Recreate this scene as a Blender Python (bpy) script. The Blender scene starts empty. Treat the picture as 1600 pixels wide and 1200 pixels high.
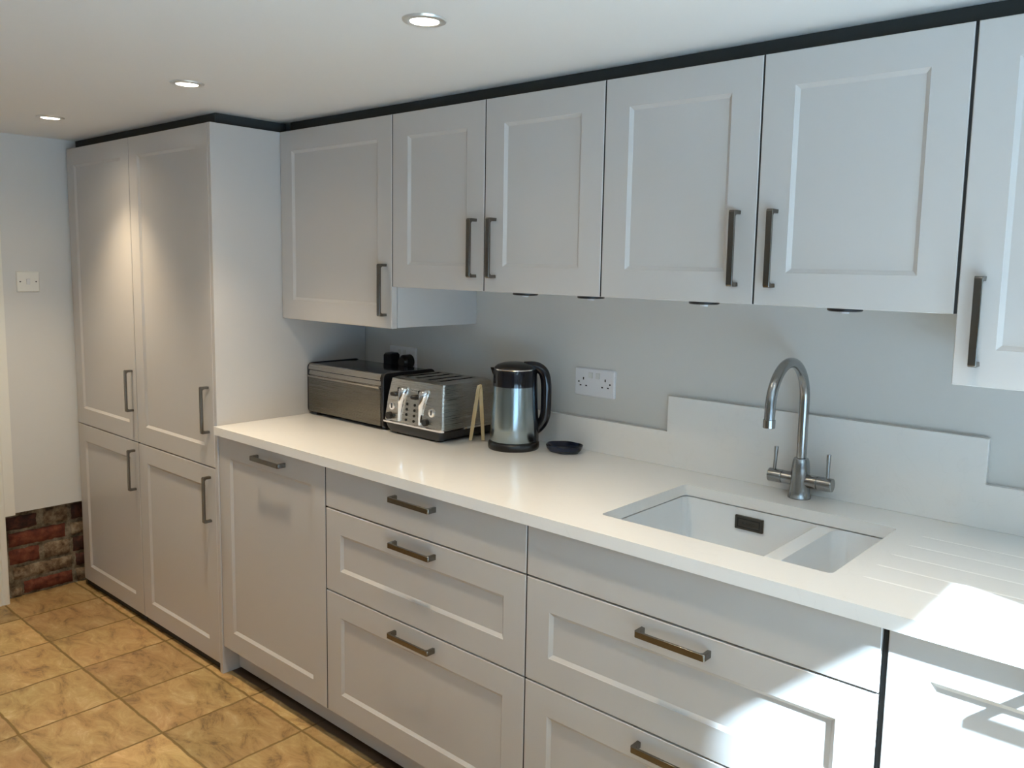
import bpy, bmesh, math, random
from mathutils import Vector, Matrix, Euler
random.seed(7)
PI = math.pi
sc = bpy.context.scene
COL = sc.collection

# ------------------------------------------------------------------ camera
cam_d = bpy.data.cameras.new('camera')
cam = bpy.data.objects.new('camera', cam_d); COL.objects.link(cam)
F = Vector((-0.64656169, 0.75400906, -0.11588062)); R = Vector((0.75743166, 0.65260175, 0.02020475)); U = R.cross(F)
m = Matrix((R, U, -F)).transposed().to_4x4(); m.translation = Vector((2.67563708, -1.42752143, 1.47184365))
cam.matrix_world = m
cam_d.sensor_width = 36; cam_d.lens = 36 * 1298.4068 / 1600
cam_d.shift_x = -0.02446; cam_d.shift_y = -0.01998
cam_d.clip_start = 0.02; cam_d.clip_end = 100
sc.camera = cam

# ------------------------------------------------------------------ world, sun, exposure
sc.view_settings.view_transform = 'Standard'; sc.view_settings.look = 'None'
sc.view_settings.gamma = 1; sc.view_settings.use_curve_mapping = False
sc.view_settings.exposure = 0.06
try:
    sc.cycles.use_denoising = True
    sc.cycles.max_bounces = 8; sc.cycles.diffuse_bounces = 5; sc.cycles.glossy_bounces = 4
    sc.cycles.sample_clamp_indirect = 6; sc.cycles.caustics_reflective = False; sc.cycles.caustics_refractive = False
except Exception: pass
SKY = 0.7; SKY_COL = (0.62, 0.78, 1.0)
w = bpy.data.worlds.new('sky'); sc.world = w; w.use_nodes = True
nt = w.node_tree; nt.nodes.clear()
wo = nt.nodes.new('ShaderNodeOutputWorld'); wb = nt.nodes.new('ShaderNodeBackground')
tc = nt.nodes.new('ShaderNodeTexCoord'); sx = nt.nodes.new('ShaderNodeSeparateXYZ'); rp = nt.nodes.new('ShaderNodeValToRGB')
nt.links.new(tc.outputs['Generated'], sx.inputs[0]); nt.links.new(sx.outputs['Z'], rp.inputs[0])
rp.color_ramp.elements[0].position = 0.0; rp.color_ramp.elements[0].color = (0.16, 0.17, 0.14, 1)
rp.color_ramp.elements[1].position = 0.06; rp.color_ramp.elements[1].color = (*SKY_COL, 1)
nt.links.new(rp.outputs[0], wb.inputs[0]); wb.inputs[1].default_value = SKY
nt.links.new(wb.outputs[0], wo.inputs[0])

SUN_DIR = Vector((-3, 1, -2.7)).normalized()
sd = bpy.data.lights.new('sun', 'SUN'); sd.energy = 53.0; sd.angle = math.radians(1.2); sd.color = (0.56, 0.79, 1.0)
so = bpy.data.objects.new('sun', sd); COL.objects.link(so); so.rotation_euler = SUN_DIR.to_track_quat('-Z', 'Y').to_euler(); so.location = (6, -2, 4)

# recessed spots in the ceiling (x, y): three in view, the unseen rest added for fill
CEIL = 1.968
SPOTS = [(1.340, -0.245), (0.330, -0.240), (-0.648, -0.256)]
SPOTS_FILL = [(2.33, -0.245), (1.84, -1.75), (0.83, -1.75), (-0.15, -1.75)]
SPOT_W = 42.0; SPOT_COL = (1.0, 0.82, 0.57)
def spot_lamp(x, y, wat=SPOT_W):
    for k_, deg in ((1.0, 92), (0.13, 150)):      # the reflector's main beam and its weak wide spill
        l = bpy.data.lights.new('spot_lamp', 'SPOT'); l.energy = wat * k_; l.color = SPOT_COL
        l.spot_size = math.radians(deg); l.spot_blend = 1.0; l.shadow_soft_size = 0.025
        o = bpy.data.objects.new('spot_lamp', l); COL.objects.link(o); o.location = (x, y, CEIL - 0.012)
for x, y in SPOTS: spot_lamp(x, y, SPOT_W * (0.80 if x > 1 else 1.0))
for x, y in SPOTS_FILL: spot_lamp(x, y, SPOT_W * 0.5)
def portal(loc, rot, sx_, sy_):
    l = bpy.data.lights.new('portal', 'AREA'); l.shape = 'RECTANGLE'; l.size = sx_; l.size_y = sy_
    l.cycles.is_portal = True
    o = bpy.data.objects.new('portal', l); COL.objects.link(o); o.location = loc; o.rotation_euler = rot

# ------------------------------------------------------------------ materials
def mat(name, col, rough=0.5, metal=0.0, spec=0.5, coat=0.0, bump=None, emis=None, estr=0, aniso=0):
    M = bpy.data.materials.new(name); M.use_nodes = True; n = M.node_tree; b = n.nodes['Principled BSDF']
    b.inputs['Base Color'].default_value = (*col, 1); b.inputs['Roughness'].default_value = rough
    b.inputs['Metallic'].default_value = metal; b.inputs['Specular IOR Level'].default_value = spec
    b.inputs['Coat Weight'].default_value = coat
    if aniso: b.inputs['Anisotropic'].default_value = aniso
    if emis: b.inputs['Emission Color'].default_value = (*emis, 1); b.inputs['Emission Strength'].default_value = estr
    if bump:
        scale, strength, dist = bump
        t = n.nodes.new('ShaderNodeTexCoord'); no = n.nodes.new('ShaderNodeTexNoise'); no.inputs['Scale'].default_value = scale
        no.inputs['Detail'].default_value = 4
        bp = n.nodes.new('ShaderNodeBump'); bp.inputs['Strength'].default_value = strength; bp.inputs['Distance'].default_value = dist
        n.links.new(t.outputs['Object'], no.inputs['Vector']); n.links.new(no.outputs['Fac'], bp.inputs['Height'])
        n.links.new(bp.outputs['Normal'], b.inputs['Normal'])
    return M
PAINT = mat('cabinet_paint', (0.565, 0.535, 0.505), 0.27, bump=(120, 0.02, 0.001))
PAINT_SIDE = mat('cabinet_side_laminate', (0.58, 0.56, 0.54), 0.45)
WALLM = mat('wall_paint', (0.68, 0.665, 0.63), 0.7, bump=(60, 0.08, 0.001))
CEILM = mat('ceiling_paint', (0.80, 0.80, 0.78), 0.8, bump=(40, 0.06, 0.001))
TRIMM = mat('white_gloss', (0.82, 0.80, 0.73), 0.3)
PLAST = mat('white_plastic', (0.80, 0.80, 0.82), 0.3)
PLASTIN = mat('switch_rocker_plastic', (0.72, 0.72, 0.70), 0.3)
BLACK = mat('black_plastic', (0.012, 0.012, 0.014), 0.3)
BLACKG = mat('black_gloss', (0.008, 0.008, 0.012), 0.12)
HOLE = mat('dark_slot', (0.01, 0.01, 0.01), 0.7)
SILL = mat('sink_composite', (0.80, 0.81, 0.81), 0.28)
HANDLE = mat('brushed_nickel', (0.20, 0.185, 0.165), 0.24, 1.0)
TAPM = mat('brushed_steel_tap', (0.34, 0.35, 0.355), 0.22, 1.0, bump=(300, 0.03, 0.0005))
CHROME = mat('chrome', (0.85, 0.85, 0.87), 0.08, 1.0)
WOOD = mat('pale_wood', (0.62, 0.47, 0.25), 0.5, bump=(80, 0.1, 0.001))
NAVY = mat('navy_glaze', (0.008, 0.014, 0.035), 0.18)
DARKST = mat('dark_steel', (0.10, 0.095, 0.085), 0.3, 1.0)
GLOW = mat('lamp_glow', (1, 1, 1), 0.5, emis=(1.0, 0.93, 0.82), estr=14)
BADGE = mat('badge_silver', (0.75, 0.74, 0.70), 0.3, 0.6)
GLASS = mat('window_glass', (1, 1, 1), 0.0)
GLASS.node_tree.nodes['Principled BSDF'].inputs['Transmission Weight'].default_value = 1.0
GLASS.node_tree.nodes['Principled BSDF'].inputs['IOR'].default_value = 1.0
def brushed(name, base, rough, sx_, sy_, sz_, metal=1.0, strength=0.015):
    M = mat(name, base, rough, metal); n = M.node_tree; b = n.nodes['Principled BSDF']
    t = n.nodes.new('ShaderNodeTexCoord'); mp = n.nodes.new('ShaderNodeMapping'); mp.inputs['Scale'].default_value = (sx_, sy_, sz_)
    no = n.nodes.new('ShaderNodeTexNoise'); no.inputs['Scale'].default_value = 1.0; no.inputs['Detail'].default_value = 3
    mr = n.nodes.new('ShaderNodeMapRange'); mr.inputs['To Min'].default_value = rough * 0.75; mr.inputs['To Max'].default_value = rough * 1.35
    bp = n.nodes.new('ShaderNodeBump'); bp.inputs['Strength'].default_value = strength; bp.inputs['Distance'].default_value = 0.0005
    n.links.new(t.outputs['Object'], mp.inputs['Vector']); n.links.new(mp.outputs[0], no.inputs['Vector'])
    n.links.new(no.outputs['Fac'], mr.inputs['Value']); n.links.new(mr.outputs[0], b.inputs['Roughness'])
    n.links.new(no.outputs['Fac'], bp.inputs['Height']); n.links.new(bp.outputs[0], b.inputs['Normal'])
    return M
BINST = brushed('bread_bin_steel', (0.19, 0.175, 0.145), 0.27, 6, 6, 900)
RAILST = brushed('bread_bin_rail_steel', (0.42, 0.39, 0.35), 0.25, 6, 6, 900)
TOASTST = brushed('toaster_steel', (0.58, 0.555, 0.51), 0.27, 8, 8, 900, strength=0.012)
KETST = brushed('kettle_steel', (0.36, 0.42, 0.44), 0.2, 500, 500, 6)
# quartz
QUARTZ = mat('white_quartz', (0.87, 0.85, 0.815), 0.13); n = QUARTZ.node_tree; b = n.nodes['Principled BSDF']
t = n.nodes.new('ShaderNodeTexCoord'); no = n.nodes.new('ShaderNodeTexNoise'); no.inputs['Scale'].default_value = 3.2
no.inputs['Detail'].default_value = 7; no.inputs['Distortion'].default_value = 2.2
cr = n.nodes.new('ShaderNodeValToRGB'); e = cr.color_ramp.elements
e[0].position = 0.492; e[0].color = (0.87, 0.85, 0.815, 1); e[1].position = 0.508; e[1].color = (0.87, 0.85, 0.815, 1)
k = cr.color_ramp.elements.new(0.5); k.color = (0.85, 0.83, 0.795, 1)
n.links.new(t.outputs['Object'], no.inputs['Vector']); n.links.new(no.outputs['Fac'], cr.inputs[0]); n.links.new(cr.outputs[0], b.inputs['Base Color'])
# floor tiles
TILE = mat('stone_tile', (0.5, 0.35, 0.2), 0.42); n = TILE.node_tree; b = n.nodes['Principled BSDF']
N = n.nodes.new; L = n.links.new
t = N('ShaderNodeTexCoord'); sp = N('ShaderNodeSeparateXYZ'); L(t.outputs['Object'], sp.inputs[0])
wobn = N('ShaderNodeTexNoise'); wobn.inputs['Scale'].default_value = 14; wobn.inputs['Detail'].default_value = 3; L(t.outputs['Object'], wobn.inputs['Vector'])
def mth(op, a, bb=None, c=None):
    q = N('ShaderNodeMath'); q.operation = op
    for i, v in enumerate((a, bb, c)):
        if v is None: continue
        if isinstance(v, (int, float)): q.inputs[i].default_value = v
        else: L(v, q.inputs[i])
    return q.outputs[0]
wob = mth('MULTIPLY', mth('SUBTRACT', wobn.outputs['Fac'], 0.5), 0.012)
ux = mth('DIVIDE', mth('ADD', mth('ADD', sp.outputs['X'], 0.0965), wob), 0.3085)
uy = mth('DIVIDE', mth('ADD', mth('ADD', sp.outputs['Y'], 0.0190), wob), 0.3000)
ix = mth('FLOOR', ux); iy = mth('FLOOR', uy)
fx = mth('ABSOLUTE', mth('SUBTRACT', mth('FRACT', ux), 0.5)); fy = mth('ABSOLUTE', mth('SUBTRACT', mth('FRACT', uy), 0.5))
edge = mth('MAXIMUM', fx, fy)
gr = N('ShaderNodeMapRange'); gr.inputs['From Min'].default_value = 0.482; gr.inputs['From Max'].default_value = 0.491; L(edge, gr.inputs['Value'])
cb = N('ShaderNodeCombineXYZ'); L(ix, cb.inputs[0]); L(iy, cb.inputs[1])
wn = N('ShaderNodeTexWhiteNoise'); L(cb.outputs[0], wn.inputs['Vector'])
off = N('ShaderNodeVectorMath'); off.operation = 'MULTIPLY_ADD'; L(cb.outputs[0], off.inputs[0]); off.inputs[1].default_value = (3.1, 5.7, 1.3); L(t.outputs['Object'], off.inputs[2])
mpv = N('ShaderNodeMapping'); mpv.inputs['Scale'].default_value = (1.0, 2.0, 1.0); mpv.inputs['Rotation'].default_value = (0, 0, 0.6); L(off.outputs[0], mpv.inputs['Vector'])
n1 = N('ShaderNodeTexNoise'); n1.inputs['Scale'].default_value = 8.0; n1.inputs['Detail'].default_value = 8; n1.inputs['Roughness'].default_value = 0.72; n1.inputs['Distortion'].default_value = 0.7
L(mpv.outputs[0], n1.inputs['Vector'])
c1 = N('ShaderNodeValToRGB'); e = c1.color_ramp.elements
e[0].position = 0.32; e[0].color = (0.17, 0.10, 0.042, 1); e[1].position = 0.70; e[1].color = (0.68, 0.50, 0.28, 1)
k = e.new(0.46); k.color = (0.44, 0.27, 0.105, 1); k = e.new(0.58); k.color = (0.54, 0.36, 0.155, 1)
L(n1.outputs['Fac'], c1.inputs[0])
n2 = N('ShaderNodeTexNoise'); n2.inputs['Scale'].default_value = 2.2; n2.inputs['Detail'].default_value = 3; L(off.outputs[0], n2.inputs['Vector'])
c2 = N('ShaderNodeValToRGB'); e = c2.color_ramp.elements
e[0].position = 0.35; e[0].color = (0.92, 0.97, 0.92, 1); e[1].position = 0.65; e[1].color = (1.05, 0.97, 1.0, 1); L(n2.outputs['Fac'], c2.inputs[0])
mx = N('ShaderNodeMix'); mx.data_type = 'RGBA'; mx.blend_type = 'MULTIPLY'; mx.inputs[0].default_value = 1.0
L(c1.outputs[0], mx.inputs[6]); L(c2.outputs[0], mx.inputs[7])
vm = N('ShaderNodeVectorMath'); vm.operation = 'SCALE'; L(mx.outputs[2], vm.inputs[0]); L(mth('MULTIPLY_ADD', wn.outputs['Value'], 0.42, 0.78), vm.inputs['Scale'])
mg = N('ShaderNodeMix'); mg.data_type = 'RGBA'; L(gr.outputs[0], mg.inputs[0]); L(vm.outputs[0], mg.inputs[6]); mg.inputs[7].default_value = (0.20, 0.125, 0.04, 1)
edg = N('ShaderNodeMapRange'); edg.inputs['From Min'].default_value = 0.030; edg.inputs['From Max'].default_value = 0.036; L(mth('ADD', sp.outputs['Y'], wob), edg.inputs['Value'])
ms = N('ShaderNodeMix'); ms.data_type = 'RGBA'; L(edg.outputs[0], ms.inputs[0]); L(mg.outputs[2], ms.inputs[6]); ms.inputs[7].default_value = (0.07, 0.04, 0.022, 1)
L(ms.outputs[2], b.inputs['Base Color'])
L(mth('MULTIPLY_ADD', gr.outputs[0], 0.4, 0.42), b.inputs['Roughness'])
hh = mth('SUBTRACT', mth('MULTIPLY', n1.outputs['Fac'], 0.8), mth('MULTIPLY', gr.outputs[0], 0.9))
bp = N('ShaderNodeBump'); bp.inputs['Strength'].default_value = 0.5; bp.inputs['Distance'].default_value = 0.004; L(hh, bp.inputs['Height']); L(bp.outputs[0], b.inputs['Normal'])
# brick tones
def brickmat(name, c0, c1_, c2_):
    M = mat(name, c0, 0.85); n = M.node_tree; b = n.nodes['Principled BSDF']
    t = n.nodes.new('ShaderNodeTexCoord'); no = n.nodes.new('ShaderNodeTexNoise'); no.inputs['Scale'].default_value = 26; no.inputs['Detail'].default_value = 8; no.inputs['Roughness'].default_value = .65
    cr = n.nodes.new('ShaderNodeValToRGB'); e = cr.color_ramp.elements
    e[0].position = 0.36; e[0].color = (*c0, 1); e[1].position = 0.62; e[1].color = (*c2_, 1); k = e.new(0.5); k.color = (*c1_, 1)
    bp = n.nodes.new('ShaderNodeBump'); bp.inputs['Strength'].default_value = 0.8; bp.inputs['Distance'].default_value = 0.006
    n.links.new(t.outputs['Object'], no.inputs['Vector']); n.links.new(no.outputs['Fac'], cr.inputs[0]); n.links.new(cr.outputs[0], b.inputs['Base Color'])
    n.links.new(no.outputs['Fac'], bp.inputs['Height']); n.links.new(bp.outputs[0], b.inputs['Normal'])
    return M
BR_RED = brickmat('red_brick', (0.07, 0.016, 0.008), (0.15, 0.034, 0.016), (0.20, 0.06, 0.03))
BR_DARK = brickmat('dark_brick', (0.025, 0.010, 0.007), (0.06, 0.018, 0.011), (0.11, 0.035, 0.02))
BR_LIME = brickmat('limewashed_brick', (0.05, 0.026, 0.012), (0.20, 0.13, 0.075), (0.32, 0.25, 0.16))
MORTAR = brickmat('lime_mortar', (0.07, 0.05, 0.028), (0.20, 0.155, 0.10), (0.32, 0.26, 0.18))

# ------------------------------------------------------------------ helpers
def link(me, name, m_, parent=None, loc=(0, 0, 0)):
    o = bpy.data.objects.new(name, me); COL.objects.link(o)
    if m_: me.materials.append(m_)
    o.location = loc
    if parent: o.parent = parent
    return o
def obj(name, bm, m_, parent=None, smooth=None, loc=(0, 0, 0), bev=None, seg=2):
    me = bpy.data.meshes.new(name); bmesh.ops.recalc_face_normals(bm, faces=bm.faces[:]); bm.to_mesh(me); bm.free()
    if smooth is not None:
        for p in me.polygons: p.use_smooth = True
        try: me.set_sharp_from_angle(angle=math.radians(smooth))
        except Exception: pass
    o = link(me, name, m_, parent, loc)
    if bev:
        b_ = o.modifiers.new('bevel', 'BEVEL'); b_.width = bev; b_.segments = seg; b_.limit_method = 'ANGLE'; b_.angle_limit = math.radians(40)
        b_.harden_normals = False
    return o
def thing(name, label, cat, loc=(0, 0, 0), rz=0, group=None):
    o = bpy.data.objects.new(name, None); COL.objects.link(o); o.empty_display_size = 0.05
    o.location = loc; o.rotation_euler = (0, 0, rz); o['label'] = label; o['category'] = cat
    if group: o['group'] = group
    return o
def tag(o, label, cat, group=None):
    o['label'] = label; o['category'] = cat
    if group: o['group'] = group
    return o
def struct(o): o['kind'] = 'structure'; return o
def box(bm, x0, x1, y0, y1, z0, z1):
    v = [bm.verts.new(p) for p in ((x0, y0, z0), (x1, y0, z0), (x1, y1, z0), (x0, y1, z0), (x0, y0, z1), (x1, y0, z1), (x1, y1, z1), (x0, y1, z1))]
    for f in ((0, 3, 2, 1), (4, 5, 6, 7), (0, 1, 5, 4), (1, 2, 6, 5), (2, 3, 7, 6), (3, 0, 4, 7)): bm.faces.new([v[i] for i in f])
    return v
def bx(*a):
    bm = bmesh.new(); box(bm, *a); return bm
def cyl(bm, p0, p1, r0, r1=None, n_=24, cap=True):
    r1 = r0 if r1 is None else r1
    p0 = Vector(p0); p1 = Vector(p1); d = (p1 - p0).normalized(); q = d.to_track_quat('Z', 'Y')
    A = [bm.verts.new(p0 + q @ Vector((r0 * math.cos(2*PI*i/n_), r0 * math.sin(2*PI*i/n_), 0))) for i in range(n_)]
    B = [bm.verts.new(p1 + q @ Vector((r1 * math.cos(2*PI*i/n_), r1 * math.sin(2*PI*i/n_), 0))) for i in range(n_)]
    for i in range(n_): bm.faces.new((A[i], A[(i+1) % n_], B[(i+1) % n_], B[i]))
    if cap: bm.faces.new(A[::-1]); bm.faces.new(B)
def lathe(bm, prof, n_=48, c=(0, 0), close=True):
    rings = []
    for r, z in prof:
        if r < 1e-6: rings.append([bm.verts.new((c[0], c[1], z))])
        else: rings.append([bm.verts.new((c[0] + r*math.cos(2*PI*i/n_), c[1] + r*math.sin(2*PI*i/n_), z)) for i in range(n_)])
    for a, b_ in zip(rings, rings[1:]):
        for i in range(n_):
            j = (i+1) % n_
            if len(a) == 1 and len(b_) == 1: continue
            if len(a) == 1: bm.faces.new((a[0], b_[j], b_[i]))
            elif len(b_) == 1: bm.faces.new((a[i], a[j], b_[0]))
            else: bm.faces.new((a[i], a[j], b_[j], b_[i]))
def tube(bm, pts, rad, n_=16, flat=None, cap=True):
    """sweep a round (or flat: (w,t) elliptical/superelliptical) section along pts"""
    pts = [Vector(p) for p in pts]; rings = []; up = None
    for i, p in enumerate(pts):
        tdir = (pts[min(i+1, len(pts)-1)] - pts[max(i-1, 0)]).normalized()
        if up is None:
            up = Vector((1, 0, 0)) if abs(tdir.x) < 0.9 else Vector((0, 1, 0))
        up = (up - tdir * up.dot(tdir)).normalized(); sd_ = tdir.cross(up)
        r = rad[i] if isinstance(rad, (list, tuple)) else rad
        ra, rb = (r, r) if flat is None else (flat[0] * r, flat[1] * r)
        rings.append([bm.verts.new(p + up * ra * math.cos(2*PI*k_/n_) + sd_ * rb * math.sin(2*PI*k_/n_)) for k_ in range(n_)])
    for a, b_ in zip(rings, rings[1:]):
        for k_ in range(n_): bm.faces.new((a[k_], a[(k_+1) % n_], b_[(k_+1) % n_], b_[k_]))
    if cap: bm.faces.new(rings[0][::-1]); bm.faces.new(rings[-1])
def rrect(x0, x1, y0, y1, r, n_=5):
    P = []
    for cx, cy, a0 in ((x1-r, y1-r, 0), (x0+r, y1-r, PI/2), (x0+r, y0+r, PI), (x1-r, y0+r, 3*PI/2)):
        for i in range(n_+1):
            a = a0 + PI/2*i/n_; P.append((cx + r*math.cos(a), cy + r*math.sin(a)))
    return P
def loft(bm, loops, cap0=True, cap1=True):
    R_ = [[bm.verts.new(p) for p in lp] for lp in loops]; n_ = len(R_[0])
    for a, b_ in zip(R_, R_[1:]):
        for i in range(n_): bm.faces.new((a[i], a[(i+1) % n_], b_[(i+1) % n_], b_[i]))
    if cap0: bm.faces.new(R_[0][::-1])
    if cap1: bm.faces.new(R_[-1])
def boolean(o, cutters):
    """cut meshes (bmesh list) out of object o and bake the result"""
    tmp = []; bpy.context.view_layer.update(); MW = o.matrix_world.copy()
    for cb_ in cutters:
        me = bpy.data.meshes.new('cut'); bmesh.ops.recalc_face_normals(cb_, faces=cb_.faces[:]); cb_.to_mesh(me); cb_.free()
        c = bpy.data.objects.new('cut', me); COL.objects.link(c); c.matrix_world = MW; tmp.append(c)
        md = o.modifiers.new('b', 'BOOLEAN'); md.operation = 'DIFFERENCE'; md.solver = 'EXACT'; md.object = c
    bpy.context.view_layer.update()
    dg = bpy.context.evaluated_depsgraph_get(); me = bpy.data.meshes.new_from_object(o.evaluated_get(dg))
    o.modifiers.clear(); old = o.data; o.data = me; bpy.data.meshes.remove(old)
    for c in tmp: mm = c.data; bpy.data.objects.remove(c); bpy.data.meshes.remove(mm)
def text_mesh(s, size, name, m_, parent, loc, rot, depth=0.0003):
    cu = bpy.data.curves.new(name, 'FONT'); cu.body = s; cu.size = size; cu.extrude = depth; cu.align_x = 'CENTER'; cu.align_y = 'CENTER'
    o = bpy.data.objects.new('t', cu); COL.objects.link(o); bpy.context.view_layer.update()
    me = bpy.data.meshes.new_from_object(o.evaluated_get(bpy.context.evaluated_depsgraph_get())); bpy.data.objects.remove(o)
    r = link(me, name, None, parent, loc); me.materials.clear(); me.materials.append(m_); r.rotation_euler = rot
    return r

# ------------------------------------------------------------------ the room
WY = 0.640; LX = -1.235; RX = 3.40; FY = -4.60; T = 0.10
struct(obj('floor', bx(LX-0.3, RX+0.1, FY-0.1, WY+0.1, -0.06, 0), TILE))
struct(obj('ceiling', bx(LX-0.3, RX+T, FY-T, WY+T, CEIL, CEIL+0.1), CEILM))
struct(obj('wall_back', bx(LX-0.2, RX+T, WY, WY+T, 0, CEIL), WALLM))
# left wall: plaster above a strip of bare brick; a door architrave at the near side
bm = bmesh.new(); box(bm, LX-0.20, LX, -0.262, WY, 0.385, CEIL); box(bm, LX-0.20, LX, FY, -1.05, 0, CEIL); box(bm, LX-0.20, LX, -1.05, -0.262, 1.93, CEIL)
wl = struct(obj('wall_left', bm, WALLM))
bm = bmesh.new(); box(bm, LX-0.20, LX-0.046, -0.34, WY, 0, 0.385)
mo = obj('mortar_bed', bm, MORTAR, wl)
def brick(y0, y1, z0, z1, m_, seed, dep=0.012):
    rnd = random.Random(seed); bm = bmesh.new(); ny = max(4, int((y1-y0)/0.014)); nz = 5
    grid = [[None]*(nz+1) for _ in range(ny+1)]
    back = [[None]*(nz+1) for _ in range(ny+1)]
    for i in range(ny+1):
        for j in range(nz+1):
            ed = i in (0, ny) or j in (0, nz)
            yy = y0 + (y1-y0)*i/ny + rnd.uniform(-.0025, .0025); zz = z0 + (z1-z0)*j/nz + rnd.uniform(-.0025, .0025)
            grid[i][j] = bm.verts.new((LX - 0.046 + (0.003 if ed else dep + rnd.uniform(-.003, .002)), yy, zz))
    for i in range(ny):
        for j in range(nz): bm.faces.new((grid[i][j], grid[i+1][j], grid[i+1][j+1], grid[i][j+1]))
    rim = [grid[i][0] for i in range(ny+1)] + [grid[ny][j] for j in range(1, nz+1)] + [grid[i][nz] for i in range(ny-1, -1, -1)] + [grid[0][j] for j in range(nz-1, 0, -1)]
    bk = [bm.verts.new((LX - 0.050, v.co.y, v.co.z)) for v in rim]
    for i in range(len(rim)): j = (i+1) % len(rim); bm.faces.new((rim[i], bk[i], bk[j], rim[j]))
    bm.faces.new(bk)
    return obj('brick', bm, m_, mo, smooth=50)
BR = [(-.285, -.165, .300, .358, BR_DARK), (-.135, -.040, .300, .366, BR_LIME), (-.022, .085, .298, .366, BR_DARK),
      (-.275, -.052, .226, .286, BR_RED), (-.028, .080, .226, .282, BR_LIME),
      (-.275, -.160, .148, .212, BR_RED), (-.140, -.035, .146, .210, BR_LIME), (-.020, .085, .146, .212, BR_DARK),
      (-.262, -.030, .078, .132, BR_LIME), (-.012, .08, .078, .132, BR_DARK),
      (-.225, -.030, .010, .062, BR_RED), (-.275, -.235, .003, .035, BR_LIME), (-.012, .08, .008, .062, BR_LIME)]
for i, (a, b_, c, d, m_) in enumerate(BR): brick(a, b_, c, d, m_, 11+i)
# architrave: a flat board with a moulded inner edge, cut narrower at its foot
bm = bmesh.new()
prof = [(0, 0), (0.016, 0.0), (0.018, -0.004), (0.018, -0.022), (0.013, -0.028), (0.019, -0.034), (0.019, -0.062), (0.012, -0.068), (0.010, -0.075), (0, -0.075)]
loft(bm, [[(LX + p, -0.300 + q, z) for p, q in prof] for z in (0.0, CEIL - 0.002)])
box(bm, LX, LX + 0.015, -0.300, -0.262, 0.380, 1.93)
struct(obj('trim_1', bm, TRIMM))
# an open doorway beyond the architrave, the other room dim
bm = bmesh.new(); box(bm, LX-0.20, LX-0.001, -0.36, -0.345, 0, 1.93)
struct(obj('trim_2', bm, TRIMM))
bm = bmesh.new(); box(bm, LX-0.10, LX-0.06, -1.05, -0.362, 0.005, 1.93)
struct(obj('door_1', bm, TRIMM, bev=0.003))
# wall behind the camera, with a closed plain surface
struct(obj('wall_front', bx(LX-0.2, RX+T, FY-T, FY, 0, CEIL), WALLM))
# right wall: narrow window fitted to the sun patch, garden doors added for daylight
W1 = (-0.505, -0.150, 0.25, 1.9665); D1 = (-2.45, -0.80, 0.05, 1.93)
bm = bmesh.new()
box(bm, RX, RX+T, W1[1], WY, 0, CEIL); box(bm, RX, RX+T, W1[0], W1[1], 0, W1[2]); box(bm, RX, RX+T, W1[0], W1[1], W1[3], CEIL)
box(bm, RX, RX+T, D1[1], W1[0], 0, CEIL); box(bm, RX, RX+T, D1[0], D1[1], 0, D1[2]); box(bm, RX, RX+T, D1[0], D1[1], D1[3], CEIL); box(bm, RX, RX+T, FY, D1[0], 0, CEIL)
struct(obj('wall_right', bm, WALLM))
bm = bmesh.new()
for a, b_ in ((D1[0], D1[0]+.05), ((D1[0]+D1[1])/2-.05, (D1[0]+D1[1])/2+.05), (D1[1]-.05, D1[1])): box(bm, RX+.03, RX+.08, a, b_, D1[2], D1[3])
for a, b_ in ((D1[2], D1[2]+.08), (D1[3]-.05, D1[3])): box(bm, RX+.03, RX+.08, D1[0]+.05, D1[1]-.05, a, b_)
d2 = struct(obj('added_garden_door', bm, TRIMM))
# unseen canopy added to block sun at the garden doors; patio added for bounce
struct(obj('sun_block_canopy', bx(RX+T+.001, RX+T+1.6, -2.75, -0.90, 2.02, 2.08), TRIMM))
struct(obj('bounce_patio', bx(RX+T, RX+9, -9, 7, -0.1, -0.02), mat('bounce_patio_stone', (0.53, 0.61, 0.68), 0.9)))
portal((RX+T+.01, (W1[0]+W1[1])/2, (W1[2]+W1[3])/2), (0, PI/2, 0), W1[3]-W1[2], W1[1]-W1[0])
portal((RX+T+.01, (D1[0]+D1[1])/2, (D1[2]+D1[3])/2), (0, PI/2, 0), D1[3]-D1[2], D1[1]-D1[0])

# ------------------------------------------------------------------ cabinet fronts
DT = 0.020      # door thickness
def door_bm(w_, h_, frame=0.070, rec=0.0065, bw=0.009, slab=False):
    """front at y=0 facing -y, local x 0..w, z 0..h"""
    bm = bmesh.new(); e_ = 0.0015
    O = [(0, 0), (w_, 0), (w_, h_), (0, h_)]
    ring = lambda ins, y: [bm.verts.new((x + (ins if x == 0 else -ins), y, z + (ins if z == 0 else -ins))) for x, z in O]
    back = ring(0, DT); side = ring(0, e_); front = ring(e_, 0)
    def br(a, b_):
        for i in range(4): bm.faces.new((a[i], a[(i+1) % 4], b_[(i+1) % 4], b_[i]))
    br(back, side); br(side, front)
    if slab: bm.faces.new(front)
    else:
        i0 = ring(frame, 0); i1 = ring(frame + 0.0012, 0.0012); i2 = ring(frame + bw, rec)
        br(front, i0); br(i0, i1); br(i1, i2); bm.faces.new(i2)
    bm.faces.new(back[::-1])
    return bm
HL = 0.166
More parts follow.
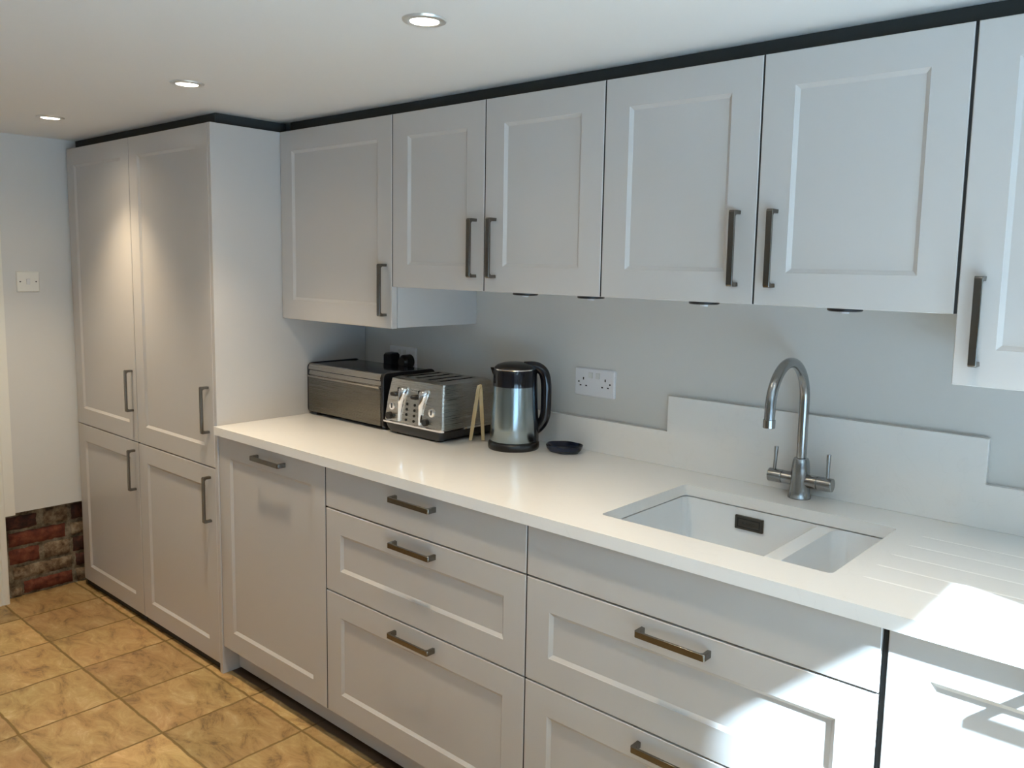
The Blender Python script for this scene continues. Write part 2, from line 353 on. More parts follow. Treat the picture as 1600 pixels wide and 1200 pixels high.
def handle_bm(vertical):
    bm = bmesh.new(); h = HL/2; wd = 0.0056; so_ = 0.030; th = 0.0075
    # D-shaped pull in the x-y plane of local (along a): outer path then inner path
    prof = [(-h, 0), (-h, -so_*0.90), (-h+0.003, -so_), (h-0.003, -so_), (h, -so_*0.90), (h, 0),
            (h-0.009, 0), (h-0.009, -so_+th+0.004), (h-0.014, -so_+th), (-h+0.014, -so_+th), (-h+0.009, -so_+th+0.004), (-h+0.009, 0)]
    def P(a, y, s): return (s, y, a) if vertical else (a, y, s)
    def wf(a): return wd * (1.0 + 0.35*max(0, (abs(a) - (h-0.02))/0.02))
    A = [bm.verts.new(P(a, y, -wf(a))) for a, y in prof]; B = [bm.verts.new(P(a, y, wf(a))) for a, y in prof]
    n_ = len(prof)
    for i in range(n_): bm.faces.new((A[i], A[(i+1) % n_], B[(i+1) % n_], B[i]))
    for S in (A, B):
        for q in ((0, 1, 10, 11), (1, 2, 9, 10), (2, 3, 8, 9), (3, 4, 7, 8), (4, 5, 6, 7)): bm.faces.new([S[i] for i in q])
    return bm
def front(parent, name, x0, x1, z0, z1, y=0.0, slab=False, handle=None):
    """a door or drawer front in room coordinates under an Empty at parent.location"""
    pl = parent.location
    o = obj(name, door_bm(x1-x0, z1-z0, slab=slab), PAINT, parent, loc=(x0-pl.x, y-pl.y, z0-pl.z))
    if handle:
        kind, hx, hz = handle
        obj('handle', handle_bm(kind == 'v'), HANDLE, o, loc=(hx-x0, 0, hz-z0), bev=0.0012, smooth=40)
    return o
def carcass(parent, x0, x1, y0, y1, z0, z1, open_top=False, mtl=None):
    pl = parent.location; bm = bmesh.new(); t_ = 0.018
    A = (x0-pl.x, x1-pl.x, y0-pl.y, y1-pl.y, z0-pl.z, z1-pl.z)
    if not open_top: box(bm, *A)
    else:
        a, b_, c, d, e_, f = A
        box(bm, a, a+t_, c, d, e_, f); box(bm, b_-t_, b_, c, d, e_, f); box(bm, a+t_, b_-t_, d-t_, d, e_, f)
        box(bm, a+t_, b_-t_, c, d-t_, e_, e_+t_)
        box(bm, a+t_, b_-t_, c, c+t_, e_+t_, f-0.22)
    return obj('body', bm, mtl or PAINT_SIDE, parent)
G = 0.0021
CF = DT + 0.003   # carcass front plane behind door face
# tall units
TT = 1.927
t1 = thing('tall_cabinet', 'full-height grey shaker cabinet beside the wall with the light switch, upper and lower door', 'cabinet', (-0.918, 0.3, 0), group='full-height cabinets')
carcass(t1, -1.213, -0.621, CF, 0.60, 0.12, TT-0.002)
front(t1, 'door', -1.215, -0.620-G, 0.7475+G, TT, handle=('v', -0.655, 0.952))
front(t1, 'door', -1.215, -0.620-G, 0.033, 0.7475-G, handle=('v', -0.655, 0.632))
t2 = thing('tall_cabinet', 'full-height grey shaker cabinet next to the worktop end, with tall plain side panel', 'cabinet', (-0.318, 0.3, 0), group='full-height cabinets')
carcass(t2, -0.617, -0.022, CF, 0.60, 0.12, TT-0.002)
front(t2, 'door', -0.620+G, -0.0205, 0.7475+G, TT, handle=('v', -0.056, 0.952))
front(t2, 'door', -0.620+G, -0.0205, 0.033, 0.7475-G, handle=('v', -0.056, 0.632))
obj('side_panel', bx(-0.018+.318, 0.0+.318, 0.0-.3, WY-.003-.3, 0.0, TT), PAINT, t2, bev=0.0008)
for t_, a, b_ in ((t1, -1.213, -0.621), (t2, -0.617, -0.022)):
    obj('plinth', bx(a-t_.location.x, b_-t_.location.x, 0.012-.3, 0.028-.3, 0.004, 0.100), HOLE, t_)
# base units
ZB = 0.104; ZT = 0.8725; Z1 = 0.7457; Z2 = 0.4895; FYB = 0.004
b1 = thing('base_cabinet', 'grey base cabinet with one full-height shaker door and a horizontal handle at its top', 'cabinet', (0.312, 0.3, 0), group='base cabinets under the worktop')
carcass(b1, 0.003, 0.620, FYB+CF, 0.60, ZB, ZT, open_top=True)
front(b1, 'door', 0.003, 0.6215, ZB, ZT-0.004, FYB, handle=('h', 0.332, 0.835))
b2 = thing('drawer_unit', 'grey base unit with three drawers under the worktop in front of the toaster and kettle', 'drawer unit', (1.027, 0.3, 0))
carcass(b2, 0.625, 1.427, FYB+CF, 0.60, ZB, ZT, open_top=True)
front(b2, 'drawer', 0.625+G, 1.4285-G, Z1+G, ZT-0.004, FYB, slab=True, handle=('h', 1.030, 0.838))['label'] = 'shallow plain slab drawer front'
front(b2, 'drawer', 0.625+G, 1.4285-G, Z2+G, Z1-G, FYB, handle=('h', 1.030, 0.710))
front(b2, 'drawer', 0.625+G, 1.4285-G, ZB, Z2-G, FYB, handle=('h', 1.028, 0.452))
b3 = thing('sink_unit', 'grey base unit under the sink with plain fixed top panel and two handled drawers', 'sink unit', (1.836, 0.3, 0))
carcass(b3, 1.431, 2.240, FYB+CF, 0.60, ZB, ZT, open_top=True)
front(b3, 'fixed_panel', 1.4285+G, 2.2430, Z1+G, ZT-0.004, FYB, slab=True)
front(b3, 'drawer', 1.4285+G, 2.2430, Z2+G, Z1-G, FYB, handle=('h', 1.838, 0.712))
front(b3, 'drawer', 1.4285+G, 2.2430, ZB, Z2-G, FYB, handle=('h', 1.838, 0.455))
b4 = thing('base_cabinet', 'base cabinet in bright sunlight right of the sink unit, beyond a wide dark gap', 'cabinet', (2.557, 0.3, 0), group='base cabinets under the worktop')
carcass(b4, 2.257, 2.860, FYB+CF, 0.60, ZB, ZT, open_top=True)
front(b4, 'door', 2.2545, 2.860, ZB, ZT-0.004, FYB, handle=('h', 2.563, 0.838))
obj('gap_shade_fill', bx(2.2436-2.557, 2.2538-2.557, 0.012-.3, 0.020-.3, ZB, ZT-.004), HOLE, b4)  # black strip added so the open gap looks deep in shade
pl_ = obj('plinth', bx(0.003, 2.90, 0.062, 0.078, 0.009, ZB-0.003), PAINT_SIDE)
tag(pl_, 'long recessed grey plinth board under the base units', 'plinth')
# wall units
YW = 0.262; ZW0 = 1.267; ZW1 = 1.399
HZ0 = ZW0 + 0.121; HZ1 = ZW1 + 0.121
c1 = thing('wall_cabinet', 'single-door grey wall cabinet above the bread bin, hanging lower than its right neighbour', 'cabinet', (0.311, 0.45, ZW0), group='wall cabinets in a row')
carcass(c1, 0.003, 0.620, YW+CF, WY-0.001, ZW0+.002, TT-.002)
front(c1, 'door', 0.003, 0.6215-G, ZW0, TT, YW, handle=('v', 0.588, HZ0))
c2 = thing('wall_cabinet', 'double-door grey wall cabinet above the kettle and toaster', 'cabinet', (1.027, 0.45, ZW1), group='wall cabinets in a row')
carcass(c2, 0.624, 1.429, YW+CF, WY-0.001, ZW1+.003, TT-.002)
front(c2, 'door', 0.6215+G, 1.0215-G, ZW1, TT, YW, handle=('v', 0.986, HZ1))
front(c2, 'door', 1.0215+G, 1.4305-G, ZW1, TT, YW, handle=('v', 1.062, HZ1))
c3 = thing('wall_cabinet', 'double-door grey wall cabinet above the sink and tap', 'cabinet', (1.84, 0.45, ZW1), group='wall cabinets in a row')
carcass(c3, 1.433, 2.250, YW+CF, WY-0.001, ZW1+.003, TT-.002)
front(c3, 'door', 1.4305+G, 1.8445-G, ZW1, TT, YW, handle=('v', 1.800, HZ1))
front(c3, 'door', 1.8445+G, 2.2510, ZW1, TT, YW, handle=('v', 1.887, HZ1))
c4 = thing('wall_cabinet', 'lower-hanging grey wall cabinet cut off by the right edge of the photo', 'cabinet', (2.56, 0.45, ZW0), group='wall cabinets in a row')
carcass(c4, 2.261, 2.860, YW+CF, WY-0.001, ZW0+.002, TT-.002)
front(c4, 'door', 2.2570, 2.860, ZW0, TT, YW, handle=('v', 2.296, HZ0))
# recessed dark filler, added to deepen the shade between cabinet tops and ceiling
GAPSHADE = mat('shade_filler_board', (0.035, 0.037, 0.035), 0.8)
bm = bmesh.new(); box(bm, 0.0, RX-.001, YW+.045, YW+.055, TT-.001, CEIL-.001); box(bm, -0.055, -0.045, .055, YW+.055, TT+.0005, CEIL-.001); box(bm, LX+.002, -0.045, .045, .055, TT+.0005, CEIL-.001)
struct(obj('shade_filler', bm, GAPSHADE))
def shade_strip(parent, x, y, z0, z1, w_=0.0040):  # black strips standing in for the shade between door fronts
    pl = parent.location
    obj('gap_shade_strip', bx(x-w_/2-pl.x, x+w_/2-pl.x, y+.0018-pl.y, y+.010-pl.y, z0-pl.z, z1-pl.z), HOLE, parent)
shade_strip(t1, -0.620, 0, 0.034, TT-.001)
shade_strip(b1, 0.0016, FYB, ZB+.001, ZT-.005, 0.0026)
for p_, x in ((b2, 0.62345), (b3, 1.4288)): shade_strip(p_, x, FYB, ZB+.001, ZT-.005, 0.0030)
for p_, x, z0 in ((c2, 0.6215, ZW1), (c2, 1.0215, ZW1), (c3, 1.4305, ZW1), (c3, 1.8445, ZW1)): shade_strip(p_, x, YW, z0+.001, TT-.001)
shade_strip(c4, 2.2541, YW, ZW1+.001, TT-.001, 0.0052)
# small lights under the wall cabinets
for x, lb in zip((1.131, 1.360, 1.694, 2.027), ('small round under-cabinet light at the bottom edge of the kettle cabinet, the farther one',
        'small round under-cabinet light at the right end of the kettle cabinet', 'small round under-cabinet light below the left door of the sink cabinet',
        'small round under-cabinet light below the right door of the sink cabinet')):
    t_ = thing('under_cabinet_light', lb, 'light', (x, 0.318, ZW1+.003), group='under-cabinet lights')
    bm = bmesh.new(); lathe(bm, [(0, 0), (0.036, 0), (0.036, -0.0085), (0.033, -0.0105), (0.0, -0.0105)], 32); obj('housing', bm, BLACK, t_, smooth=40)
    bm = bmesh.new(); cyl(bm, (0, 0, -0.0100), (0, 0, -0.0150), 0.010, 0.009, 20); obj('lens', bm, PLAST, t_, smooth=40)

# ------------------------------------------------------------------ worktop, upstand, sink
WT = 0.9025; WB = 0.8735
bm = bx(0.0015, 2.90, -0.013, WY-0.002, WB, WT)
wt = obj('worktop', bm, QUARTZ)
SX0, SX1, SY0, SY1 = 1.569, 2.1145, 0.101, 0.485
cuts = []
bm = bmesh.new(); P = rrect(SX0, SX1, SY0, SY1, 0.012); loft(bm, [[(x, y, z) for x, y in P] for z in (WB-.05, WT+.05)]); cuts.append(bm)
for y, x0 in ((0.131, 2.140), (0.2145, 2.138), (0.298, 2.140), (0.3825, 2.145), (0.466, 2.150)):
    bm = bmesh.new(); d_ = 0.0022; h_ = 0.0045
    loft(bm, [[(x0, y-.0002, WT+.004), (x0, y+.0002, WT+.004), (x0, y, WT+.0039)],
              [(x0+.03, y-h_-.004, WT+.004), (x0+.03, y+h_+.004, WT+.004), (x0+.03, y, WT-d_)],
              [(2.66, y-h_-.004, WT+.004), (2.66, y+h_+.004, WT+.004), (2.66, y, WT-d_)]]); cuts.append(bm)
boolean(wt, cuts)
bv = wt.modifiers.new('bevel', 'BEVEL'); bv.width = 0.0013; bv.segments = 2; bv.limit_method = 'ANGLE'; bv.angle_limit = math.radians(50)
tag(wt, 'long white quartz worktop with drainer grooves right of the sink', 'worktop')
US = 0.6205
bm = bmesh.new(); zl, zh = 1.0045, 1.109; xa, xb = 1.4205, 2.2560
out = [(0.003, WT), (2.90, WT), (2.90, zl), (xb, zl), (xb, zh), (xa, zh), (xa, zl), (0.003, zl)]
loft(bm, [[(x, US, z) for x, z in out], [(x, WY-.002, z) for x, z in out]])
tag(obj('upstand', bm, QUARTZ, bev=0.0012), 'white quartz upstand along the wall, stepping up taller behind the tap', 'upstand')
# sink
sk = thing('sink', 'white undermounted one-and-a-half bowl sink set into the worktop', 'sink', (1.842, 0.293, 0.70))
sl = sk.location
o = obj('bowls', bx(1.548-sl.x, 2.136-sl.x, 0.080-sl.y, 0.506-sl.y, 0.680-sl.z, WB-.0005-sl.z), SILL, sk)
def bowlcut(x0, x1, y0, y1, zb, zt_, r=0.022, dr=0.010):
    bm = bmesh.new(); lp = []
    for ins, z in ((0, zt_), (0.001, zt_-.03), (dr*.5, zb+.035), (dr+.006, zb+.008), (dr+.020, zb)):
        lp.append([(x-sl.x, y-sl.y, z-sl.z) for x, y in rrect(x0+ins, x1-ins, y0+ins, y1-ins, r)])
    loft(bm, lp[::-1]); return bm
c0 = bmesh.new(); P = rrect(1.560, 2.124, 0.092, 0.494, 0.016); loft(c0, [[(x-sl.x, y-sl.y, z-sl.z) for x, y in P] for z in (0.8695, 0.90)])
boolean(o, [c0, bowlcut(1.566, 1.936, 0.098, 0.488, 0.690, 0.90), bowlcut(1.972, 2.118, 0.098, 0.488, 0.765, 0.90, r=0.030)])
for p in o.data.polygons: p.use_smooth = True
try: o.data.set_sharp_from_angle(angle=math.radians(35))
except Exception: pass
bv = o.modifiers.new('bevel', 'BEVEL'); bv.width = 0.004; bv.segments = 3; bv.limit_method = 'ANGLE'; bv.angle_limit = math.radians(50)
for x, z in ((1.751, 0.690), (2.045, 0.765)):
    bm = bmesh.new(); lathe(bm, [(0, .001), (.022, .001), (.026, .004), (.040, .004), (.042, 0), (0, 0)], 32); obj('drain', bm, CHROME, sk, smooth=40, loc=(x-sl.x, 0.30-sl.y, z-sl.z+.0002))
ov = obj('overflow', bx(1.7185-sl.x, 1.795-sl.x, 0.4795-sl.y, 0.4885-sl.y, 0.8165-sl.z, 0.8515-sl.z), DARKST, sk, bev=0.0015)
bm = bmesh.new(); x0, x1, z0, z1 = 1.7255-sl.x, 1.788-sl.x, 0.822-sl.z, 0.846-sl.z; yy = 0.4795-sl.y
box(bm, x0, x1, yy-.0004, yy, z1-.003, z1); box(bm, x0, x1, yy-.0004, yy, z0, z0+.003); box(bm, x0, x0+.003, yy-.0004, yy, z0+.003, z1-.003); box(bm, x1-.003, x1, yy-.0004, yy, z0+.003, z1-.003)
obj('slot', bm, HOLE, ov)
text_mesh('BLANCO', 0.009, 'lettering', HOLE, ov, ((x0+x1)/2, yy-.0003, (z0+z1)/2), (PI/2, 0, 0))

# tap
tp = thing('tap', 'brushed steel swan-neck kitchen tap with two lever handles behind the sink', 'tap', (1.845, 0.575, WT))
bm = bmesh.new(); lathe(bm, [(0, 0), (0.0285, 0), (0.0285, 0.004), (0.0265, 0.007), (0.0255, 0.018), (0.024, 0.030), (0.0235, 0.060), (0.0225, 0.078), (0.0205, 0.094), (0.0175, 0.102), (0.0135, 0.104), (0, 0.104)], 40)
obj('base', bm, TAPM, tp, smooth=40)
bm = bmesh.new(); pts = [(0, 0, 0.10), (0, 0, 0.18), (0, 0, 0.245)]; Rr = 0.098; cz = 0.250
for i in range(0, 25):
    a = PI * i / 24; pts.append((0, -Rr + Rr*math.cos(a), cz + Rr*math.sin(a)*1.04))
pts += [(0, -2*Rr-0.001, cz-.012), (0, -2*Rr-0.002, 0.222)]
tube(bm, pts, 0.0125, 24); obj('spout', bm, TAPM, tp, smooth=50)
bm = bmesh.new(); cyl(bm, (0, -2*Rr-.002, 0.226), (0, -2*Rr-.002, 0.206), 0.0142, 0.0142, 28); obj('aerator', bm, TAPM, tp, smooth=40, bev=0.001)
for s, nm in ((-1, 'l'), (1, 'r')):
    bm = bmesh.new(); cyl(bm, (s*0.016, 0, 0.046), (s*0.045, 0, 0.046), 0.0165, 0.0165, 32)
    cyl(bm, (s*0.045, 0, 0.046), (s*0.0465, 0, 0.046), 0.0150, 0.0150, 32)
    vb = obj('valve_body', bm, TAPM, tp, smooth=40)
    bm = bmesh.new(); cyl(bm, (s*0.0465, 0, 0.046), (s*0.0835, 0, 0.046), 0.0172, 0.0172, 32); h_ = obj('handle_grip', bm, TAPM, tp, smooth=40, bev=0.0015)
    bm = bmesh.new(); cyl(bm, (s*0.0700, 0, 0.060), (s*0.0690, 0.003, 0.104), 0.0042, 0.0048, 16); cyl(bm, (s*0.069, 0.003, 0.104), (s*0.0688, 0.0036, 0.121), 0.0052, 0.0055, 16)
    obj('lever', bm, TAPM, h_, smooth=40)

# ------------------------------------------------------------------ sockets, plugs, switch
def plate(parent, w_, h_, m_=PLAST, dep=0.009):
    bm = bmesh.new(); P = rrect(-w_/2, w_/2, -h_/2, h_/2, 0.004); P2 = rrect(-w_/2+.003, w_/2-.003, -h_/2+.003, h_/2-.003, 0.003)
    loft(bm, [[(x, 0, z) for x, z in P], [(x, -dep+.003, z) for x, z in P], [(x, -dep, z) for x, z in P2]]); return obj('plate', bm, m_, parent, smooth=30)
def double_socket(x, z, label):
    t_ = thing('wall_socket', label, 'socket', (x, WY, z), group='white double wall sockets'); plate(t_, 0.152, 0.087)
    for s in (-1, 1):
        bm = bmesh.new(); box(bm, s*0.014-.0075, s*0.014+.0075, -0.0125, -0.009, 0.014, 0.032); obj('rocker', bm, PLASTIN, t_, bev=0.001)
        cx = s*0.042
        for dx, dz, w_, h_ in ((0, 0.011, .004, .008), (-.011, -.011, .0065, .004), (.011, -.011, .0065, .004)):
            obj('pin_hole', bx(cx+dx-w_/2, cx+dx+w_/2, -0.0095, -0.0088, dz-h_/2, dz+h_/2), HOLE, t_)
        bm = bmesh.new(); cyl(bm, (s*0.060, -.0086, 0.0), (s*0.060, -.0096, 0.0), 0.0028, 0.0028, 14); obj('screw', bm, HOLE, t_)
    return t_
double_socket(1.146, 1.116, 'white double wall socket with nothing plugged in, right of the kettle')
double_socket(0.232, 1.115, 'white double wall socket behind the bread bin with two black plugs in it')
p1 = thing('plug', 'square black plug in the left outlet above the bread bin', 'plug', (0.190, WY-.009, 1.108), group='black plugs behind the bread bin')
bm = bmesh.new(); loft(bm, [[(x, 0, z) for x, z in rrect(-.026, .026, -.026, .026, .006)], [(x, -.030, z) for x, z in rrect(-.025, .025, -.026, .025, .006)], [(x, -.040, z) for x, z in rrect(-.020, .020, -.021, .020, .006)]]); obj('body', bm, BLACK, p1, smooth=40)
bm = bmesh.new(); tube(bm, [(0, -.030, -.022), (0, -.031, -.03), (0.0, -.027, -.055), (0.004, -.026, -.090)], [.005, .004, .0035, .003], 10); obj('cable', bm, BLACK, p1, smooth=60)
p2 = thing('plug', 'round black plug in the right outlet above the bread bin', 'plug', (0.276, WY-.009, 1.106), group='black plugs behind the bread bin')
bm = bmesh.new(); cyl(bm, (0, 0, 0), (0, -.032, 0), .027, .026, 32); cyl(bm, (0, -.032, 0), (0, -.042, 0), .026, .018, 32); obj('body', bm, BLACK, p2, smooth=40)
bm = bmesh.new(); tube(bm, [(0, -.030, -.022), (0, -.031, -.03), (0.0, -.027, -.055), (-0.004, -.026, -.088)], [.005, .004, .0035, .003], 10); obj('cable', bm, BLACK, p2, smooth=60)
sw = thing('light_switch', 'white square single switch plate on the left wall', 'light switch', (LX, -0.166, 1.366), PI/2)
plate(sw, 0.086, 0.086, TRIMM, 0.008)
obj('rocker', bx(-.007, .007, -.0115, -.008, -.012, .012), PLASTIN, sw, bev=.001)
for s in (-1, 1):
    bm = bmesh.new(); cyl(bm, (s*.030, -.0078, 0), (s*.030, -.0088, 0), .0032, .0032, 14); obj('screw', bm, DARKST, sw)

# ------------------------------------------------------------------ bread bin
bb = thing('bread_bin', 'dark steel bread bin with black ends beside the tall cabinet', 'bread bin', (0.232, 0.478, WT))
W_, D_, H_ = 0.224, 0.119, 0.196     # half width, half depth, height
def binprof(r=0.020, ins=0.0, z0=0.006):
    return rrect(-D_+ins, D_-ins, z0+ins, H_-ins, r)
bm = bmesh.new(); loft(bm, [[(-W_+.006, y, z) for y, z in binprof(.018, .003)], [(W_-.012, y, z) for y, z in binprof(.018, .003)]]); obj('shell', bm, BLACKG, bb, smooth=30)
for a, b_ in ((-W_, -W_+.010), (W_-.014, W_)):
    bm = bmesh.new(); loft(bm, [[(a, y, z) for y, z in binprof(.020)], [(b_, y, z) for y, z in binprof(.020)]]); obj('end_panel', bm, BLACK, bb, smooth=30, bev=.002)
bm = bmesh.new(); box(bm, -W_+.011, W_-.015, -D_-.001, -D_+.004, .014, .142); obj('lid_front', bm, BINST, bb, bev=.001)
bm = bmesh.new()
loft(bm, [[(x, -D_+.002, .142), (x, -D_-.008, .144), (x, -D_-.009, .150), (x, -D_+.001, .153), (x, -D_+.004, .176), (x, -D_+.010, .176), (x, -D_+.010, .142)] for x in (-W_+.011, W_-.015)])
obj('handle', bm, RAILST, bb, smooth=30)
bm = bmesh.new()
loft(bm, [[(x, -D_-.001, .172), (x, -D_-.001, .180), (x, -D_+.004, .1925), (x, -D_+.014, .1935), (x, -D_+.016, .176)] for x in (-W_+.011, W_-.015)]); obj('top_rail', bm, RAILST, bb, smooth=30)
for sx_ in (-1, 1):
    for sy_ in (-1, 1):
        bm = bmesh.new(); cyl(bm, (sx_*(W_-.03), sy_*(D_-.03), 0.0), (sx_*(W_-.03), sy_*(D_-.03), .010), .008, .008, 12); obj('foot', bm, BLACK, bb)

# ------------------------------------------------------------------ toaster
to = thing('toaster', 'brushed steel four-slice toaster with two levers on a black base', 'toaster', (0.6165, 0.476, WT))
def q(x0, x1, y0, y1, z, r=.012): return [(x, y, z) for x, y in rrect(x0, x1, y0, y1, r, 4)]
bm = bmesh.new(); loft(bm, [q(-.122, .122, -.118, .118, .006), q(-.130, .130, -.126, .126, .018), q(-.140, .140, -.130, .130, .038)]); obj('base', bm, BLACK, to, smooth=40)
for sx_ in (-1, 1):
    for sy_ in (-1, 1):
        bm = bmesh.new(); cyl(bm, (sx_*.10, sy_*.095, 0), (sx_*.10, sy_*.095, .008), .011, .013, 14); obj('foot', bm, BLACK, to)
bm = bmesh.new(); loft(bm, [q(-.1495, .1495, -.134, .134, .0385, .014), q(-.1495, .1495, -.134, .134, .044, .014), q(-.146, .146, -.130, .130, .046, .013)]); obj('trim_rim', bm, CHROME, to, smooth=40)
YF0, YF1 = -.128, -.108   # front face y at bottom and top
bm = bmesh.new(); loft(bm, [q(-.1465, .1465, YF0, .130, .046, .012), q(-.138, .138, -.120, .122, .125, .012), q(-.130, .130, YF1, .114, .186, .010)])
shell = obj('body', bm, TOASTST, to)
SLX = (-.093, -.040, .020, .073)
bm = bmesh.new(); loft(bm, [q(-.130, .130, YF1, .114, .1862, .010), q(-.118, .118, YF1+.014, .102, .1915, .010)]); top = obj('top_panel', bm, TOASTST, to)
cs = []
for x in SLX:
    cs.append(bx(x-.0125, x+.0125, -.078, .088, .10, .22))
boolean(top, cs); 
cs = []
for x in SLX: cs.append(bx(x-.0125, x+.0125, -.078, .088, .09, .22))
boolean(shell, cs)
for o_ in (shell, top):
    for p in o_.data.polygons: p.use_smooth = True
    try: o_.data.set_sharp_from_angle(angle=math.radians(30))
    except Exception: pass
bm = bmesh.new()
for x in SLX:
    for s in (-1, 1): box(bm, x+s*.0120-.0005, x+s*.0120+.0005, -.077, .087, .092, .1895)
    box(bm, x-.0125, x+.0125, -.078, .088, .0905, .0925)
obj('slot_lining', bm, HOLE, to)
def yf(z): return (YF0 + (-.120-YF0)*(z-.046)/.079) if z < .125 else (-.120 + (YF1+.120)*(z-.125)/.061)
for x in (-.072, .030):
    bm = bmesh.new(); box(bm, x-.0045, x+.0045, -.1245, -.115, .052, .160); ls = obj('lever_slot', bm, HOLE, to); ls.rotation_euler = (0, 0, 0)
    # polished curved lever shield: broad at the top, tapering down
    bm = bmesh.new(); Lp = []
    for zz, w_, out_ in ((.050, .0055, .010), (.080, .0070, .013), (.115, .0105, .018), (.142, .0150, .024), (.158, .0165, .022), (.166, .0150, .012)):
        y0 = yf(zz); Lp.append([(x+.006, y0+.001, zz), (x+.006+w_*.2, y0-out_*.8, zz), (x+.006+w_, y0-out_, zz), (x+.006+2*w_, y0-out_*.55, zz), (x+.006+2*w_, y0+.001, zz)])
    loft(bm, Lp); lv = obj('lever_shield', bm, CHROME, to, smooth=60)
    bm = bmesh.new(); tube(bm, [(x+.002, -.118, .140), (x-.004, -.134, .139), (x-.022, -.136, .138)], [.008, .0085, .0065], 14, flat=(1, 1)); obj('lever_knob', bm, BLACK, to, smooth=60)
    bx_ = x + (-.032 if x < 0 else .062)
    bm = bmesh.new(); cyl(bm, (bx_, yf(.095)+.002, .095), (bx_, yf(.095)-.004, .095), .0145, .0135, 28); d0 = obj('browning_dial', bm, CHROME, to, smooth=40)
    bm = bmesh.new(); box(bm, bx_-.002, bx_+.002, yf(.095)-.0055, yf(.095)-.003, .088, .104); obj('pointer', bm, BLACK, d0)
    kx = x + (-.040 if x < 0 else .040)
    bm = bmesh.new(); cyl(bm, (kx, yf(.062)+.002, .062), (kx, yf(.062)-.013, .062), .0125, .0115, 24); obj('control_knob', bm, BLACK, to, smooth=40, bev=.001)
for x in (-.030, .008):
    for k_ in range(4):
        z = .057 + .0175*k_; bm = bmesh.new(); cyl(bm, (x, yf(z)+.002, z), (x, yf(z)-.0025, z), .0050, .0045, 16); obj('button', bm, HOLE, to, smooth=40)
bm = bmesh.new(); box(bm, -.021, .016, yf(.157)-.0012, yf(.157)+.003, .1525, .1615); bd = obj('badge', bm, BADGE, to, bev=.0006)
text_mesh("De'Longhi", 0.0078, 'lettering', HOLE, bd, (-.0025, yf(.157)-.0014, .157), (PI/2, 0, 0), .0002)

# ------------------------------------------------------------------ wooden tongs
tg = thing('wooden_tongs', 'pale wooden toast tongs standing open between toaster and kettle', 'tongs', (0.800, 0.476, WT))
def arm(a, b_):
    a = Vector(a); b_ = Vector(b_); d = b_-a; bm = bmesh.new(); n_ = Vector((.64, -.77, 0)); s_ = Vector((.77, .64, 0))
    loft(bm, [[tuple(a + d*k_ + s_*w_*sx_ + n_*.0025*sy_) for sx_, sy_ in ((-1, -1), (1, -1), (1, 1), (-1, 1))] for k_, w_ in ((0, .0055), (.5, .0065), (.92, .0060), (1, .0045))])
    return obj('arm', bm, WOOD, tg, bev=.001)
arm((-.022, -.017, .0008), (-.006, .003, .183)); arm((.008, .012, .0008), (-.003, .0075, .186))
bm = bmesh.new(); cyl(bm, (-.010, .002, .174), (.000, .008, .176), .0035, .0035, 10); obj('hinge_pin', bm, WOOD, tg)

# ------------------------------------------------------------------ kettle
ke = thing('kettle', 'black and brushed steel cordless kettle with a large black handle', 'kettle', (0.943, 0.487, WT), math.radians(0))
bm = bmesh.new(); lathe(bm, [(0, 0), (.079, 0), (.081, .004), (.081, .018), (.078, .022), (.066, .024), (0, .024)], 56); obj('power_base', bm, BLACK, ke, smooth=40)
bm = bmesh.new(); lathe(bm, [(0, .024), (.073, .024), (.0745, .030), (.0735, .070), (.0705, .130), (.0675, .198), (0, .198)], 64); obj('jug', bm, KETST, ke, smooth=40)
bm = bmesh.new(); lathe(bm, [(0, .198), (.0680, .198), (.0680, .205), (.0665, .245), (.0650, .250), (0, .250)], 64)
obj('collar', bm, BLACKG, ke, smooth=40)
bm = bmesh.new(); lathe(bm, [(0, .2495), (.0655, .2495), (.0658, .2520), (.0650, .2530), (0, .253)], 64); obj('ring', bm, CHROME, ke, smooth=30)
bm = bmesh.new(); lathe(bm, [(0, .253), (.0640, .253), (.0625, .257), (.054, .2640), (.036, .2700), (.015, .2725), (0, .273)], 56); obj('lid', bm, BLACK, ke, smooth=60)
# handle: camera's right side
hd = Vector((.80, .60, 0)); hp = []
for r_, z in ((.030, .258), (.060, .259), (.080, .252), (.093, .236), (.099, .205), (.100, .160), (.099, .115), (.092, .088), (.080, .070), (.066, .058)):
    hp.append(tuple(hd*r_ + Vector((0, 0, z))))
def smooth_path(P, k=5):
    P = [Vector(p) for p in P]; out = []
    for i in range(len(P)-1):
        p0, p1, p2, p3 = P[max(i-1, 0)], P[i], P[i+1], P[min(i+2, len(P)-1)]
        for j in range(k):
            t_ = j/k; out.append(0.5*((2*p1)+(p2-p0)*t_+(2*p0-5*p1+4*p2-p3)*t_*t_+(3*p1-p0-3*p2+p3)*t_**3))
    return out+[P[-1]]
bm = bmesh.new(); hq = smooth_path(hp); tube(bm, hq, [.0165]*len(hq), 20, flat=(.85, 1.0)); obj('handle', bm, BLACKG, ke, smooth=60)
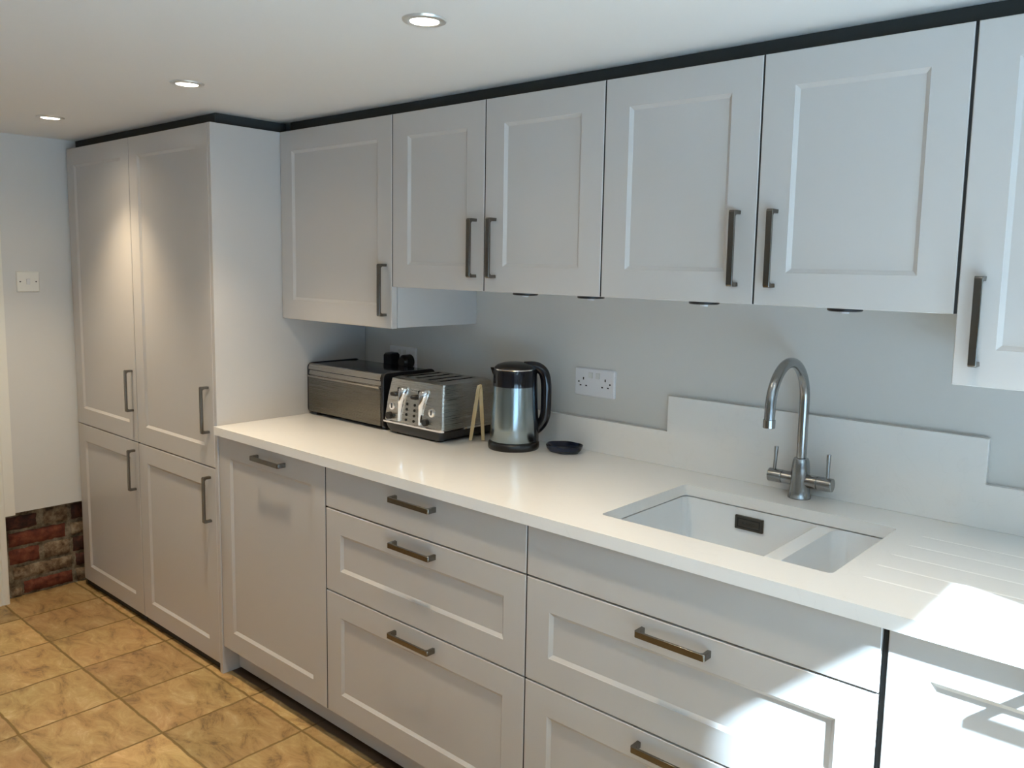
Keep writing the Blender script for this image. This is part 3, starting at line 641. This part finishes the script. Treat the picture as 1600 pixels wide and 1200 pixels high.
# dark spine running down the jug behind the handle
bm = bmesh.new(); lp = []
a0 = math.atan2(hd.y, hd.x)
for z, rr in ((.0245, .0752), (.070, .0745), (.130, .0715), (.199, .0685), (.249, .0665)):
    wv = .36
    outer = [(rr+.004)*Vector((math.cos(a0+wv*t_), math.sin(a0+wv*t_), 0)) for t_ in (-1, -.6, -.2, .2, .6, 1)]
    inner = [(rr-.006)*Vector((math.cos(a0+wv*t_), math.sin(a0+wv*t_), 0)) for t_ in (1, .5, 0, -.5, -1)]
    lp.append([(v.x, v.y, z) for v in outer+inner])
loft(bm, lp); obj('handle_mount', bm, BLACKG, ke, smooth=40)
bm = bmesh.new(); loft(bm, [[(-.052+x*1.0, -.030+y, z) for x, y in ((.018, .0), (.0, .018), (-d_, -d_*.6))] for z, d_ in ((.215, .004), (.240, .012), (.252, .016))]); obj('spout', bm, BLACKG, ke, smooth=40)

# ------------------------------------------------------------------ navy dish
di = bmesh.new(); n_ = 48; prof = [(.0, .004), (.030, .004), (.046, .007), (.056, .017), (.060, .0225), (.0625, .0215), (.060, .012), (.050, .001), (.0, .0)]
rings = []
for r, z in prof:
    if r == 0: rings.append([di.verts.new((0, 0, z))]); continue
    rings.append([di.verts.new((r*(1+.035*math.cos(6*2*PI*i/n_+.5))*math.cos(2*PI*i/n_), r*(1+.035*math.cos(6*2*PI*i/n_+.5))*math.sin(2*PI*i/n_)*.82, z)) for i in range(n_)])
for a, b_ in zip(rings, rings[1:]):
    for i in range(n_):
        j = (i+1) % n_
        if len(a) == 1: di.faces.new((a[0], b_[j], b_[i]))
        elif len(b_) == 1: di.faces.new((a[i], a[j], b_[0]))
        else: di.faces.new((a[i], a[j], b_[j], b_[i]))
tag(obj('spoon_rest', di, NAVY, smooth=50, loc=(1.094, 0.556, WT)), 'small dark navy scalloped dish on the worktop right of the kettle', 'dish')

# ------------------------------------------------------------------ recessed ceiling lights
def downlight(x, y, label):
    t_ = thing('ceiling_spotlight', label, 'ceiling light', (x, y, CEIL), group='recessed ceiling spotlights')
    bm = bmesh.new(); lathe(bm, [(.030, -.001), (.030, -.004), (.034, -.006), (.044, -.004), (.046, 0), (.030, -.001)], 48); obj('bezel', bm, CHROME if False else BADGE, t_, smooth=50)
    bm = bmesh.new(); lathe(bm, [(0, -.0030), (.030, -.0030), (.030, -.0005), (0, -.0005)], 40); obj('lamp', bm, GLOW, t_)
for (x, y), lb in zip(SPOTS, ('recessed ceiling spotlight nearest the camera, above the double cabinets', 'recessed ceiling spotlight in the middle, in front of the tall cabinets\' side panel',
                              'recessed ceiling spotlight nearest the left wall, above the tall cabinets')): downlight(x, y, lb)
for (x, y), lb in zip(SPOTS_FILL, ('recessed ceiling spotlight added for fill, out of frame above the sink', 'recessed ceiling spotlight added for fill behind the camera, nearest the added garden doors',
                                   'recessed ceiling spotlight added for fill behind the camera, middle of its row', 'recessed ceiling spotlight added for fill behind the camera, farthest from the added garden doors')): downlight(x, y, lb)
